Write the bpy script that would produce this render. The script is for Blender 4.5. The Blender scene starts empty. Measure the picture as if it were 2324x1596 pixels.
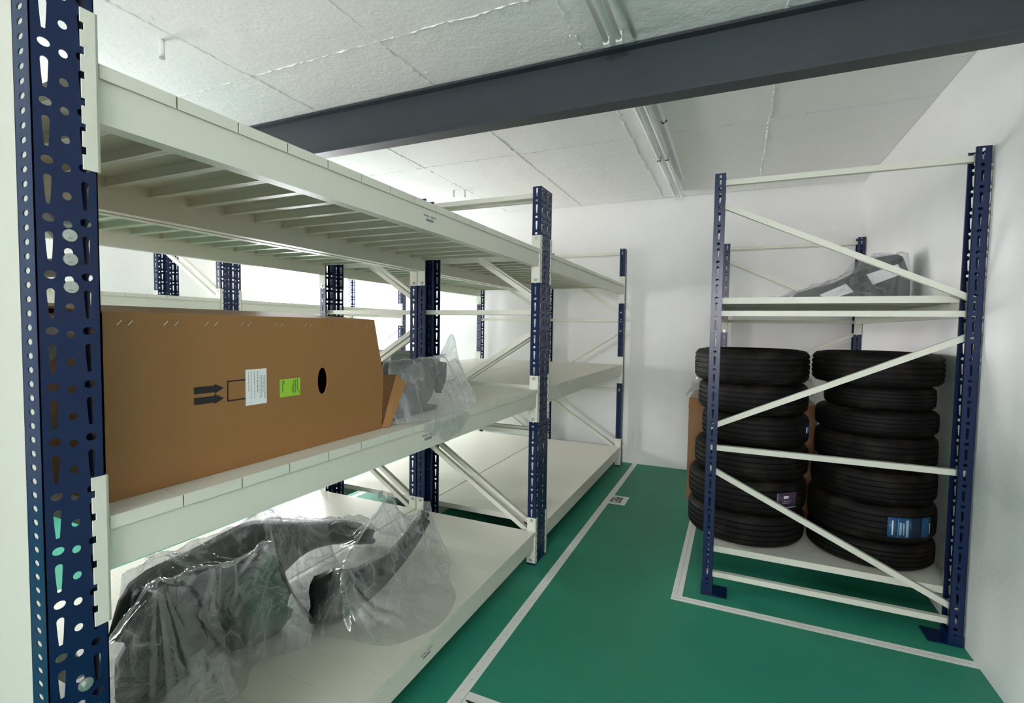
import bpy, bmesh, math, random
import numpy as np
from mathutils import Vector, Matrix

random.seed(7)
rng = np.random.default_rng(7)
scene = bpy.context.scene
COL = scene.collection

# ------------------------------------------------------------------ camera
cam_d = bpy.data.cameras.new('camera')
cam_d.sensor_fit = 'HORIZONTAL'
cam_d.sensor_width = 36.0
cam_d.lens = 17.456
cam_d.clip_start = 0.02
cam_o = bpy.data.objects.new('camera', cam_d)
COL.objects.link(cam_o)
RX = (0.9118659598, 0.4102161512, 0.0149392309)
RD = (0.0332141793, -0.0374592319, -0.9987460259)
RF = (-0.4091421387, 0.9112186978, -0.0477827912)
cam_o.matrix_world = Matrix(((RX[0], -RD[0], -RF[0], 0.0),
                             (RX[1], -RD[1], -RF[1], 0.0),
                             (RX[2], -RD[2], -RF[2], 1.5),
                             (0, 0, 0, 1)))
scene.camera = cam_o

# ------------------------------------------------------------------ world / exposure
w = bpy.data.worlds.new('overcast_sky')
scene.world = w
w.use_nodes = True
bg = w.node_tree.nodes['Background']
bg.inputs['Color'].default_value = (1.0, 0.945, 0.98, 1)
bg.inputs['Strength'].default_value = 38.0
scene.view_settings.view_transform = 'Standard'
scene.view_settings.look = 'None'
scene.view_settings.exposure = 0.50
scene.view_settings.gamma = 1.0
scene.view_settings.use_curve_mapping = False
scene.cycles.use_denoising = True
scene.cycles.max_bounces = 14
scene.cycles.diffuse_bounces = 8
scene.cycles.transparent_max_bounces = 24
scene.cycles.sample_clamp_indirect = 8.0
scene.cycles.caustics_reflective = False
scene.cycles.caustics_refractive = False


def portal(name, loc, rot, sx, sy):
    d = bpy.data.lights.new(name, 'AREA')
    d.shape = 'RECTANGLE'
    d.size = sx
    d.size_y = sy
    d.cycles.is_portal = True
    o = bpy.data.objects.new(name, d)
    o.location = loc
    o.rotation_euler = rot
    COL.objects.link(o)
    return o


# room numbers
XW, XL, YB, YS, ZC = 1.0505, -5.35, 5.588, -3.4, 2.909
WINS = [(4.35, 5.50, 0.95, 2.24), (0.5, 1.8, 1.05, 2.0)]      # left wall windows, the second unseen and placed for its light: y0,y1,z0,z1
ADDED_WINS_S = [(-0.8, 0.8, 1.5, 2.3)]      # unseen window added behind the camera for front light: x0,x1,z0,z1
for (a, b, c, d) in WINS:
    portal('daylight_portal', (XL - 0.21, (a + b) / 2, (c + d) / 2), (0, -math.pi / 2, 0), d - c, b - a)
for (a, b, c, d) in ADDED_WINS_S:
    portal('daylight_portal', ((a + b) / 2, YS - 0.21, (c + d) / 2), (math.pi / 2, 0, 0), b - a, d - c)


# ------------------------------------------------------------------ materials
def mat(name, col, rough=0.5, metal=0.0, spec=0.5):
    m = bpy.data.materials.new(name)
    m.use_nodes = True
    b = m.node_tree.nodes['Principled BSDF']
    b.inputs['Base Color'].default_value = (*col, 1)
    b.inputs['Roughness'].default_value = rough
    b.inputs['Metallic'].default_value = metal
    b.inputs['Specular IOR Level'].default_value = spec
    return m


def noisy(m, scale, amount, bump=0.0, bscale=None, detail=4.0, dist=0.002):
    """mottle the base colour by +-amount and add a fine relief"""
    nt = m.node_tree
    b = nt.nodes['Principled BSDF']
    tc = nt.nodes.new('ShaderNodeTexCoord')
    n = nt.nodes.new('ShaderNodeTexNoise')
    n.inputs['Scale'].default_value = scale
    n.inputs['Detail'].default_value = detail
    nt.links.new(tc.outputs['Object'], n.inputs['Vector'])
    mx = nt.nodes.new('ShaderNodeMix')
    mx.data_type = 'RGBA'
    c = b.inputs['Base Color'].default_value
    mx.inputs[6].default_value = (*[max(0, x * (1 - amount)) for x in c[:3]], 1)
    mx.inputs[7].default_value = (*[min(1, x * (1 + amount)) for x in c[:3]], 1)
    nt.links.new(n.outputs['Fac'], mx.inputs[0])
    nt.links.new(mx.outputs[2], b.inputs['Base Color'])
    if bump:
        n2 = nt.nodes.new('ShaderNodeTexNoise')
        n2.inputs['Scale'].default_value = bscale or scale
        n2.inputs['Detail'].default_value = 6.0
        nt.links.new(tc.outputs['Object'], n2.inputs['Vector'])
        bp = nt.nodes.new('ShaderNodeBump')
        bp.inputs['Strength'].default_value = bump
        bp.inputs['Distance'].default_value = dist
        nt.links.new(n2.outputs['Fac'], bp.inputs['Height'])
        nt.links.new(bp.outputs['Normal'], b.inputs['Normal'])
    return m


M = {}
M['cream'] = noisy(mat('cream_enamel', (0.68, 0.68, 0.59), 0.42), 40, 0.03)
M['blue'] = noisy(mat('navy_enamel', (0.002, 0.013, 0.062), 0.30, spec=0.42), 30, 0.12)
M['panel_paint'] = noisy(mat('dimmed_enamel', (0.50, 0.50, 0.435), 0.5), 40, 0.03)  # end panel enamel, darkened to offset the strong light on it
M['white_enamel'] = mat('white_enamel', (0.88, 0.89, 0.88), 0.4)
M['zinc'] = mat('zinc_bolt', (0.55, 0.58, 0.55), 0.35, 0.8)
M['wall'] = noisy(mat('white_plaster', (0.86, 0.86, 0.85), 0.85), 3, 0.03, 0.35, 45, dist=0.004)
M['floor'] = noisy(mat('green_epoxy', (0.026, 0.235, 0.152), 0.5, spec=0.3), 1.5, 0.16, 0.12, 140, dist=0.001)
M['tape'] = noisy(mat('white_floor_tape', (0.80, 0.81, 0.77), 0.6), 60, 0.10)
M['black_ink'] = mat('black_ink', (0.012, 0.012, 0.013), 0.6)
M['grey_ink'] = mat('grey_ink', (0.22, 0.22, 0.22), 0.7)
M['steel'] = noisy(mat('anthracite_paint', (0.030, 0.039, 0.046), 0.5), 6, 0.12)
M['tube'] = mat('tube_glass', (0.93, 0.93, 0.93), 0.25)
M['card'] = noisy(mat('brown_cardboard', (0.285, 0.137, 0.042), 0.52, spec=0.5), 260, 0.10, 0.1, 300, dist=0.0006)
M['card_dark'] = noisy(mat('cardboard_inside', (0.21, 0.088, 0.028), 0.85), 200, 0.10)
M['staple'] = mat('staple_wire', (0.8, 0.72, 0.6), 0.3, 1.0)
M['paper'] = mat('white_paper', (0.78, 0.79, 0.80), 0.6)
M['green_label'] = noisy(mat('lime_paper', (0.30, 0.56, 0.04), 0.6), 300, 0.12)
M['green_ink'] = mat('dark_green_ink', (0.03, 0.10, 0.02), 0.6)
M['plastic_dark'] = noisy(mat('black_plastic', (0.014, 0.016, 0.018), 0.38), 12, 0.2)
M['plastic_grey'] = noisy(mat('grey_plastic', (0.05, 0.054, 0.058), 0.42), 12, 0.2)
M['silver'] = mat('silver_panel', (0.88, 0.88, 0.88), 0.35)
M['sage'] = mat('sage_plastic', (0.36, 0.42, 0.40), 0.5)
M['foam'] = mat('white_foam', (0.82, 0.82, 0.82), 0.8)
M['blue_label'] = noisy(mat('blue_label', (0.015, 0.085, 0.21), 0.45), 40, 0.3)
M['pale_blue'] = mat('pale_blue_print', (0.30, 0.46, 0.58), 0.5)
M['navy_label'] = noisy(mat('deep_navy_label', (0.008, 0.02, 0.05), 0.5), 60, 0.5)
M['violet_label'] = noisy(mat('violet_label', (0.06, 0.035, 0.08), 0.5), 60, 0.4)
M['sill'] = mat('white_pvc', (0.78, 0.80, 0.82), 0.4)
M['dark_hole'] = mat('dark_mastic', (0.03, 0.03, 0.03), 0.8)


def ceiling_mat():
    m = mat('rough_white_concrete', (0.86, 0.86, 0.855), 0.9)
    nt = m.node_tree
    b = nt.nodes['Principled BSDF']
    tc = nt.nodes.new('ShaderNodeTexCoord')
    n1 = nt.nodes.new('ShaderNodeTexNoise')
    n1.inputs['Scale'].default_value = 5.0
    n1.inputs['Detail'].default_value = 8.0
    n1.inputs['Roughness'].default_value = 0.65
    n2 = nt.nodes.new('ShaderNodeTexNoise')
    n2.inputs['Scale'].default_value = 42.0
    n2.inputs['Detail'].default_value = 6.0
    ma = nt.nodes.new('ShaderNodeMath')
    ma.operation = 'MULTIPLY_ADD'
    ma.inputs[1].default_value = 0.16
    nt.links.new(tc.outputs['Object'], n1.inputs['Vector'])
    nt.links.new(tc.outputs['Object'], n2.inputs['Vector'])
    nt.links.new(n2.outputs['Fac'], ma.inputs[0])
    nt.links.new(n1.outputs['Fac'], ma.inputs[2])
    bp = nt.nodes.new('ShaderNodeBump')
    bp.inputs['Strength'].default_value = 0.62
    bp.inputs['Distance'].default_value = 0.02
    nt.links.new(ma.outputs[0], bp.inputs['Height'])
    nt.links.new(bp.outputs['Normal'], b.inputs['Normal'])
    return m


M['ceiling'] = ceiling_mat()


def tyre_mat():
    m = mat('tyre_rubber', (0.006, 0.0056, 0.0050), 0.6, spec=0.18)
    nt = m.node_tree
    b = nt.nodes['Principled BSDF']
    tc = nt.nodes.new('ShaderNodeTexCoord')
    # lateral sipes from the angle around the axle
    gr = nt.nodes.new('ShaderNodeTexGradient')
    gr.gradient_type = 'RADIAL'
    nt.links.new(tc.outputs['Object'], gr.inputs['Vector'])
    mu = nt.nodes.new('ShaderNodeMath')
    mu.operation = 'MULTIPLY'
    mu.inputs[1].default_value = 84.0
    nt.links.new(gr.outputs['Fac'], mu.inputs[0])
    fr = nt.nodes.new('ShaderNodeMath')
    fr.operation = 'PINGPONG'
    fr.inputs[1].default_value = 0.5
    nt.links.new(mu.outputs[0], fr.inputs[0])
    gt = nt.nodes.new('ShaderNodeMath')
    gt.operation = 'GREATER_THAN'
    gt.inputs[1].default_value = 0.09
    nt.links.new(fr.outputs[0], gt.inputs[0])
    bp = nt.nodes.new('ShaderNodeBump')
    bp.inputs['Strength'].default_value = 0.35
    bp.inputs['Distance'].default_value = 0.003
    nt.links.new(gt.outputs[0], bp.inputs['Height'])
    nt.links.new(bp.outputs['Normal'], b.inputs['Normal'])
    # patchy dust
    n = nt.nodes.new('ShaderNodeTexNoise')
    n.inputs['Scale'].default_value = 7.0
    n.inputs['Detail'].default_value = 7.0
    nt.links.new(tc.outputs['Object'], n.inputs['Vector'])
    r = nt.nodes.new('ShaderNodeValToRGB')
    r.color_ramp.elements[0].position = 0.50
    r.color_ramp.elements[0].color = (0.0050, 0.0047, 0.0043, 1)
    r.color_ramp.elements[1].position = 0.78
    r.color_ramp.elements[1].color = (0.032, 0.026, 0.018, 1)
    nt.links.new(n.outputs['Fac'], r.inputs['Fac'])
    nt.links.new(r.outputs['Color'], b.inputs['Base Color'])
    return m


M['tyre'] = tyre_mat()


def film_mat(name, haze, tint=(0.965, 0.975, 0.985), bump=0.9, bscale=9.0, gloss=0.10, crease=0.25):
    """thin polythene: mostly clear, milky where creased, shiny"""
    m = bpy.data.materials.new(name)
    m.use_nodes = True
    nt = m.node_tree
    nt.nodes.clear()
    out = nt.nodes.new('ShaderNodeOutputMaterial')
    tr = nt.nodes.new('ShaderNodeBsdfTransparent')
    tr.inputs['Color'].default_value = (*tint, 1)
    df = nt.nodes.new('ShaderNodeBsdfDiffuse')
    df.inputs['Color'].default_value = (0.80, 0.82, 0.82, 1)
    tl = nt.nodes.new('ShaderNodeBsdfTranslucent')
    tl.inputs['Color'].default_value = (0.80, 0.82, 0.82, 1)
    gl = nt.nodes.new('ShaderNodeBsdfGlossy')
    gl.inputs['Roughness'].default_value = 0.11
    tc = nt.nodes.new('ShaderNodeTexCoord')
    n = nt.nodes.new('ShaderNodeTexNoise')
    n.inputs['Scale'].default_value = bscale
    n.inputs['Detail'].default_value = 5.0
    n.inputs['Distortion'].default_value = 1.2
    nt.links.new(tc.outputs['Object'], n.inputs['Vector'])
    bp = nt.nodes.new('ShaderNodeBump')
    bp.inputs['Strength'].default_value = bump
    bp.inputs['Distance'].default_value = 0.012
    nt.links.new(n.outputs['Fac'], bp.inputs['Height'])
    for s in (df, tl, gl):
        nt.links.new(bp.outputs['Normal'], s.inputs['Normal'])
    m1 = nt.nodes.new('ShaderNodeMixShader')
    m1.inputs[0].default_value = 0.5
    nt.links.new(df.outputs[0], m1.inputs[1])
    nt.links.new(tl.outputs[0], m1.inputs[2])
    # haze amount: more at grazing angles, and white where the film is creased
    lw = nt.nodes.new('ShaderNodeLayerWeight')
    lw.inputs['Blend'].default_value = 0.30
    mr = nt.nodes.new('ShaderNodeMapRange')
    mr.inputs['To Min'].default_value = haze
    mr.inputs['To Max'].default_value = min(1.0, haze * 2.5)
    nt.links.new(lw.outputs['Facing'], mr.inputs['Value'])
    mp = nt.nodes.new('ShaderNodeMapping')
    mp.inputs['Scale'].default_value = (1.0, 1.0, 0.45)
    mp.inputs['Rotation'].default_value = (0.3, 0.5, 0.7)
    nt.links.new(tc.outputs['Object'], mp.inputs['Vector'])
    n3 = nt.nodes.new('ShaderNodeTexNoise')
    n3.inputs['Scale'].default_value = 5.0
    n3.inputs['Detail'].default_value = 3.5
    n3.inputs['Distortion'].default_value = 0.9
    nt.links.new(mp.outputs[0], n3.inputs['Vector'])
    ab = nt.nodes.new('ShaderNodeMath')
    ab.operation = 'SUBTRACT'
    ab.inputs[1].default_value = 0.5
    nt.links.new(n3.outputs['Fac'], ab.inputs[0])
    ab2 = nt.nodes.new('ShaderNodeMath')
    ab2.operation = 'ABSOLUTE'
    nt.links.new(ab.outputs[0], ab2.inputs[0])
    cr = nt.nodes.new('ShaderNodeMapRange')
    cr.inputs['From Min'].default_value = 0.0
    cr.inputs['From Max'].default_value = 0.035
    cr.inputs['To Min'].default_value = crease
    cr.inputs['To Max'].default_value = 0.0
    nt.links.new(ab2.outputs[0], cr.inputs['Value'])
    sm = nt.nodes.new('ShaderNodeMath')
    sm.operation = 'ADD'
    sm.use_clamp = True
    nt.links.new(mr.outputs[0], sm.inputs[0])
    nt.links.new(cr.outputs[0], sm.inputs[1])
    mr = sm
    m2 = nt.nodes.new('ShaderNodeMixShader')
    nt.links.new(mr.outputs[0], m2.inputs[0])
    nt.links.new(tr.outputs[0], m2.inputs[1])
    nt.links.new(m1.outputs[0], m2.inputs[2])
    m3 = nt.nodes.new('ShaderNodeMixShader')
    m3.inputs[0].default_value = gloss
    nt.links.new(m2.outputs[0], m3.inputs[1])
    nt.links.new(gl.outputs[0], m3.inputs[2])
    nt.links.new(m3.outputs[0], out.inputs[0])
    return m


M['film'] = film_mat('milky_polythene', 0.10, gloss=0.16, crease=0.26)
M['film_thin'] = film_mat('thin_polythene', 0.06, gloss=0.10, crease=0.20)
M['film_clear'] = film_mat('clear_polythene', 0.15, gloss=0.13, crease=0.26)


def glass_mat():
    m = bpy.data.materials.new('window_glass')
    m.use_nodes = True
    nt = m.node_tree
    nt.nodes.clear()
    out = nt.nodes.new('ShaderNodeOutputMaterial')
    tr = nt.nodes.new('ShaderNodeBsdfTransparent')
    tr.inputs['Color'].default_value = (0.97, 0.98, 0.98, 1)
    gl = nt.nodes.new('ShaderNodeBsdfGlossy')
    gl.inputs['Roughness'].default_value = 0.02
    mx = nt.nodes.new('ShaderNodeMixShader')
    mx.inputs[0].default_value = 0.05
    nt.links.new(tr.outputs[0], mx.inputs[1])
    nt.links.new(gl.outputs[0], mx.inputs[2])
    nt.links.new(mx.outputs[0], out.inputs[0])
    return m


M['glass'] = glass_mat()


# ------------------------------------------------------------------ mesh helpers
class MB:
    def __init__(s):
        s.v = []
        s.f = []

    def add(s, v, f):
        o = len(s.v)
        s.v += [tuple(p) for p in v]
        s.f += [tuple(i + o for i in q) for q in f]
        return s

    def box(s, x0, x1, y0, y1, z0, z1):
        return s.add([(x0, y0, z0), (x1, y0, z0), (x1, y1, z0), (x0, y1, z0),
                      (x0, y0, z1), (x1, y0, z1), (x1, y1, z1), (x0, y1, z1)],
                     [(0, 3, 2, 1), (4, 5, 6, 7), (0, 1, 5, 4), (1, 2, 6, 5), (2, 3, 7, 6), (3, 0, 4, 7)])

    def prism(s, poly, axis, a, b):
        """extrude a 2-D polygon along axis between a and b"""
        n = len(poly)

        def p3(q, t):
            l = list(q)
            l.insert(axis, t)
            return tuple(l)
        v = [p3(q, a) for q in poly] + [p3(q, b) for q in poly]
        f = [tuple(range(n - 1, -1, -1)), tuple(range(n, 2 * n))]
        f += [(i, (i + 1) % n, n + (i + 1) % n, n + i) for i in range(n)]
        return s.add(v, f)

    def tube(s, p, q, r, n=8, r2=None, cap=True):
        p, q = Vector(p), Vector(q)
        d = (q - p).normalized()
        u = d.orthogonal().normalized()
        w_ = d.cross(u)
        r2 = r if r2 is None else r2
        v = []
        for c, rr in ((p, r), (q, r2)):
            for i in range(n):
                a = 2 * math.pi * i / n
                v.append(c + u * math.cos(a) * rr + w_ * math.sin(a) * rr)
        f = [(i, (i + 1) % n, n + (i + 1) % n, n + i) for i in range(n)]
        if cap:
            f += [tuple(range(n - 1, -1, -1)), tuple(range(n, 2 * n))]
        return s.add(v, f)

    def bar(s, p, q, wy, t):
        """a C-section brace running p->q in an x-z plane; wy = width along y, t = depth across"""
        p, q = Vector(p), Vector(q)
        d = (q - p).normalized()
        yv = Vector((0, 1, 0))
        nrm = d.cross(yv).normalized()
        v = []
        for c in (p, q):
            for (a, b) in ((-.5, -.5), (.5, -.5), (.5, .5), (.3, .5), (.3, -.28), (-.3, -.28), (-.3, .5), (-.5, .5)):
                v.append(c + nrm * a * t + yv * b * wy)
        n = 8
        f = [(i, (i + 1) % n, n + (i + 1) % n, n + i) for i in range(n)]
        f += [(0, 1, 4, 5), (1, 2, 3, 4), (0, 5, 6, 7), (8, 13, 12, 9), (9, 12, 11, 10), (8, 15, 14, 13)]
        return s.add(v, f)

    def mesh(s, name, smooth=False):
        me = bpy.data.meshes.new(name)
        me.from_pydata(s.v, [], s.f)
        bm = bmesh.new()
        bm.from_mesh(me)
        bmesh.ops.recalc_face_normals(bm, faces=bm.faces)
        bm.to_mesh(me)
        bm.free()
        if smooth:
            for p in me.polygons:
                p.use_smooth = True
        return me

    def build(s, name, m, parent=None, smooth=False):
        return link(name, s.mesh(name, smooth), m, parent)


def link(name, me, m, parent=None, loc=None, rot=None):
    if m is not None and len(me.materials) == 0:
        me.materials.append(m)
    o = bpy.data.objects.new(name, me)
    COL.objects.link(o)
    if parent is not None:
        o.parent = parent
    if loc is not None:
        o.location = loc
    if rot is not None:
        o.rotation_euler = rot
    return o


def tag(o, label=None, cat=None, group=None, kind=None):
    if label:
        o['label'] = label
    if cat:
        o['category'] = cat
    if group:
        o['group'] = group
    if kind:
        o['kind'] = kind
    return o


def thing(name, label, cat, loc=(0, 0, 0), group=None):
    o = bpy.data.objects.new(name, None)
    o.empty_display_size = 0.1
    COL.objects.link(o)
    o.location = loc
    return tag(o, label, cat, group)


def text_mesh(body, size):
    cu = bpy.data.curves.new('lettering', 'FONT')
    cu.body = body
    cu.size = size
    cu.offset = 0.0035
    cu.align_x = 'CENTER'
    cu.align_y = 'CENTER'
    o = bpy.data.objects.new('lettering', cu)
    COL.objects.link(o)
    dg = bpy.context.evaluated_depsgraph_get()
    me = bpy.data.meshes.new_from_object(o.evaluated_get(dg))
    bpy.data.objects.remove(o)
    bpy.data.curves.remove(cu)
    return me


# ------------------------------------------------------------------ room shell
def structure(o):
    return tag(o, kind='structure')


floor = structure(MB().box(XL - 0.2, XW + 0.2, YS - 0.2, YB + 0.2, -0.15, 0.0).build('floor', M['floor']))

structure(MB().box(XW, XW + 0.2, YS - 0.2, YB + 0.2, 0.0, 3.1).build('wall_right', M['wall']))
structure(MB().box(XL - 0.2, XW, YB, YB + 0.2, 0.0, 3.1).build('wall_back', M['wall']))


def pierced_wall(name, axis, c0, c1, lo, hi, holes):
    """wall slab with rectangular openings; runs along y (axis 1) or x (axis 0)"""
    mb = MB()

    def bx(a, b, z0, z1):
        if b - a < 1e-4 or z1 - z0 < 1e-4:
            return
        if axis == 1:
            mb.box(c0, c1, a, b, z0, z1)
        else:
            mb.box(a, b, c0, c1, z0, z1)
    t = lo
    for (a, b, z0, z1) in sorted(holes):
        bx(t, a, 0, 3.1)
        bx(a, b, 0, z0)
        bx(a, b, z1, 3.1)
        t = b
    bx(t, hi, 0, 3.1)
    return structure(mb.build(name, M['wall']))


pierced_wall('wall_left', 1, XL - 0.2, XL, YS - 0.2, YB, WINS)
pierced_wall('wall_front', 0, YS - 0.2, YS, XL, XW, ADDED_WINS_S)


def window(n, axis, c, a, b, z0, z1):
    root = structure(thing_plain('window_%d' % n))
    fr = MB()

    def bx(m, u0, u1, v0, v1, d0, d1):
        if axis == 1:
            m.box(c + d0, c + d1, u0, u1, v0, v1)
        else:
            m.box(u0, u1, c + d0, c + d1, v0, v1)
    t = 0.05
    for (u0, u1, v0, v1) in ((a, a + t, z0, z1), (b - t, b, z0, z1), (a + t, b - t, z0, z0 + t), (a + t, b - t, z1 - t, z1)):
        bx(fr, u0, u1, v0, v1, -0.13, -0.08)
    fr.build('window_frame', M['sill'], root)
    pn = MB()
    bx(pn, a + t, b - t, z0 + t, z1 - t, -0.107, -0.103)
    pn.build('pane', M['glass'], root)
    sl = MB()
    bx(sl, a - 0.03, b + 0.03, z0 - 0.03, z0, -0.07, 0.03)
    sl.build('window_sill', M['sill'], root)


def thing_plain(name):
    o = bpy.data.objects.new(name, None)
    COL.objects.link(o)
    return o


k = 1
for (a, b, c, d) in WINS:
    window(k, 1, XL, a, b, c, d)
    k += 1
for (a, b, c, d) in ADDED_WINS_S:
    window(k, 0, YS, a, b, c, d)
    k += 1

# ceiling: cast slabs with rough fins of mortar along the joints
ceil = structure(MB().box(XL - 0.2, XW + 0.2, YS - 0.2, YB + 0.2, ZC + 0.006, 3.15).build('ceiling', M['ceiling']))
xs = [-1.66 + 0.91 * i for i in range(-4, 4)]
ys = [2.03 + 1.73 * i for i in range(-3, 3)]
xb_ = [XL] + [x for x in xs if XL < x < XW] + [XW]
yb_ = [YS] + [y for y in ys if YS < y < YB] + [YB]
for i in range(len(xb_) - 1):
    for j in range(len(yb_) - 1):
        x0, x1, y0, y1 = xb_[i] + 0.003, xb_[i + 1] - 0.003, yb_[j] + 0.003, yb_[j + 1] - 0.003
        dz = random.uniform(-0.003, 0.003)
        MB().box(x0, x1, y0, y1, ZC + dz, ZC + 0.012).build('concrete_slab', M['ceiling'], ceil)


def seam(p, q):
    mb = MB()
    L = math.hypot(q[0] - p[0], q[1] - p[1])
    n = int(L / 0.022)
    ax = ((q[0] - p[0]) / L, (q[1] - p[1]) / L)
    nx = (-ax[1], ax[0])
    rows = []
    off = 0.0
    for i in range(n + 1):
        t = L * i / n
        off = 0.8 * off + random.uniform(-0.003, 0.003)
        wd = random.uniform(0.003, 0.011) * (1.0 if random.random() > 0.12 else 0.3)
        h = random.uniform(0.001, 0.008) if random.random() > 0.25 else 0.0005
        row = []
        for s_, dz in ((-1, 0.004), (-0.4, -h), (0.5, -h * 0.8), (1, 0.004)):
            row.append((p[0] + ax[0] * t + nx[0] * (off + s_ * wd), p[1] + ax[1] * t + nx[1] * (off + s_ * wd), ZC + dz))
        rows.append(row)
    v = [c for r in rows for c in r]
    f = [(4 * i + j, 4 * i + j + 1, 4 * i + j + 5, 4 * i + j + 4) for i in range(n) for j in range(3)]
    mb.add(v, f)
    mb.build('mortar_seam', M['ceiling'], ceil)


for x in xb_[1:-1]:
    seam((x, YS), (x, YB))
for y in yb_[1:-1]:
    seam((XL, y), (XW, y))
# drips and nibs of concrete left by the formwork
nib = MB()
for i in range(260):
    if i % 2:
        x, y = random.choice(xb_[1:-1]) + random.gauss(0, 0.03), random.uniform(0.3, YB)
    else:
        x, y = random.uniform(-3.5, XW), random.choice(yb_[1:-1]) + random.gauss(0, 0.03)
    if not (XL < x < XW):
        continue
    r = random.uniform(0.002, 0.006)
    nib.tube((x, y, ZC + 0.004), (x + random.uniform(-.004, .004), y, ZC - r * 1.4), r, 5, r * 0.4)
tag(nib.build('concrete_nibs', M['ceiling'], ceil), kind='stuff')

# steel I-beam under the ceiling
bm_root = thing('steel_beam', 'dark grey steel I-beam spanning the room under the white ceiling', 'beam', (0, 2.56, 0))
zb0, zb1, yb0 = 2.632, ZC - 0.006, 2.51
MB().box(XL, XW, -0.05, 0.05, zb1 - 0.012, zb1).build('top_flange', M['steel'], bm_root)
MB().box(XL, XW, -0.05, 0.05, zb0, zb0 + 0.012).build('bottom_flange', M['steel'], bm_root)
MB().box(XL, XW, -0.005, 0.005, zb0 + 0.012, zb1 - 0.012).build('web', M['steel'], bm_root)


# ------------------------------------------------------------------ racking
def slot_pts(w_, h, taper, n=12):
    """closed outline of a key slot (round head, narrow foot) or of a plain hole, counter-clockwise"""
    if not taper:
        return [(w_ / 2 * math.cos(2 * math.pi * i / n), h / 2 * math.sin(2 * math.pi * i / n)) for i in range(n)]
    r, q = w_ / 2, w_ * 0.26
    zt, zb = h / 2 - r, -h / 2
    pts = [(r * math.cos(a), zt + r * math.sin(a)) for a in [math.pi * i / 6 for i in range(7)]]
    pts += [(-(r + q) / 2, (zt + zb) / 2 - 0.004), (-q, zb), (0.0, zb - 0.0008), (q, zb), ((r + q) / 2, (zt + zb) / 2 - 0.004)]
    return pts


def hole_cell(mb, u0, u1, z0, z1, uc, zc, pts, place, t):
    """a rectangular bit of sheet, thickness t, with one hole; place(u, z, depth) -> xyz"""
    n = len(pts)
    outer = []
    for (px, pz) in pts:
        # shoot a ray from the hole centre to the rectangle
        k_ = 1e9
        if px > 1e-9:
            k_ = min(k_, (u1 - uc) / px)
        if px < -1e-9:
            k_ = min(k_, (u0 - uc) / px)
        if pz > 1e-9:
            k_ = min(k_, (z1 - zc) / pz)
        if pz < -1e-9:
            k_ = min(k_, (z0 - zc) / pz)
        outer.append([uc + px * k_, zc + pz * k_])
    # snap nearest outer points onto the corners
    for (cu, cz) in ((u0, z0), (u1, z0), (u1, z1), (u0, z1)):
        b = min(range(n), key=lambda i: (outer[i][0] - cu) ** 2 + (outer[i][1] - cz) ** 2)
        outer[b] = [cu, cz]
    v = []
    for d in (0.0, -t):
        v += [place(uc + a, zc + b, d) for (a, b) in pts]
        v += [place(a, b, d) for (a, b) in outer]
    f = []
    for i in range(n):
        j = (i + 1) % n
        f.append((i, j, n + j, n + i))
        f.append((2 * n + i, 3 * n + i, 3 * n + j, 2 * n + j))
        f.append((i, 2 * n + i, 2 * n + j, j))
    mb.add(v, f)


UH, UW, UD, UT = 2.367, 0.095, 0.056, 0.002
SLOT = slot_pts(0.0125, 0.052, True)
RND = slot_pts(0.019, 0.015, False)
RND2 = slot_pts(0.0145, 0.0145, False)
PIN = slot_pts(0.019, 0.0115, False)


def perforated(mb, u0, u1, place, kind, t=UT):
    uc = (u0 + u1) / 2
    z = 0.0
    if kind == 'key':
        while z < UH - 1e-6:
            z1 = min(z + 0.064, UH)
            if z1 - z > 0.056:
                hole_cell(mb, u0, u1, z, z1, uc, (z + z1) / 2, SLOT, place, t)
            else:
                flat(mb, u0, u1, z, z1, place, t)
            z = z1
            z1 = min(z + 0.036, UH)
            if z1 - z > 0.02:
                hole_cell(mb, u0, u1, z, z1, uc, (z + z1) / 2, RND, place, t)
            elif z1 > z:
                flat(mb, u0, u1, z, z1, place, t)
            z = z1
    else:
        step, pts = (0.05, RND2) if kind == 'round' else (0.025, PIN)
        while z < UH - 1e-6:
            z1 = min(z + step, UH)
            if z1 - z > step * 0.6:
                hole_cell(mb, u0, u1, z, z1, uc, (z + z1) / 2, pts, place, t)
            else:
                flat(mb, u0, u1, z, z1, place, t)
            z = z1


def flat(mb, u0, u1, z0, z1, place, t):
    v = [place(u0, z0, 0), place(u1, z0, 0), place(u1, z1, 0), place(u0, z1, 0),
         place(u0, z0, -t), place(u1, z0, -t), place(u1, z1, -t), place(u0, z1, -t)]
    mb.add(v, [(0, 1, 2, 3), (7, 6, 5, 4), (0, 4, 5, 1), (1, 5, 6, 2), (2, 6, 7, 3), (3, 7, 4, 0)])


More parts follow.
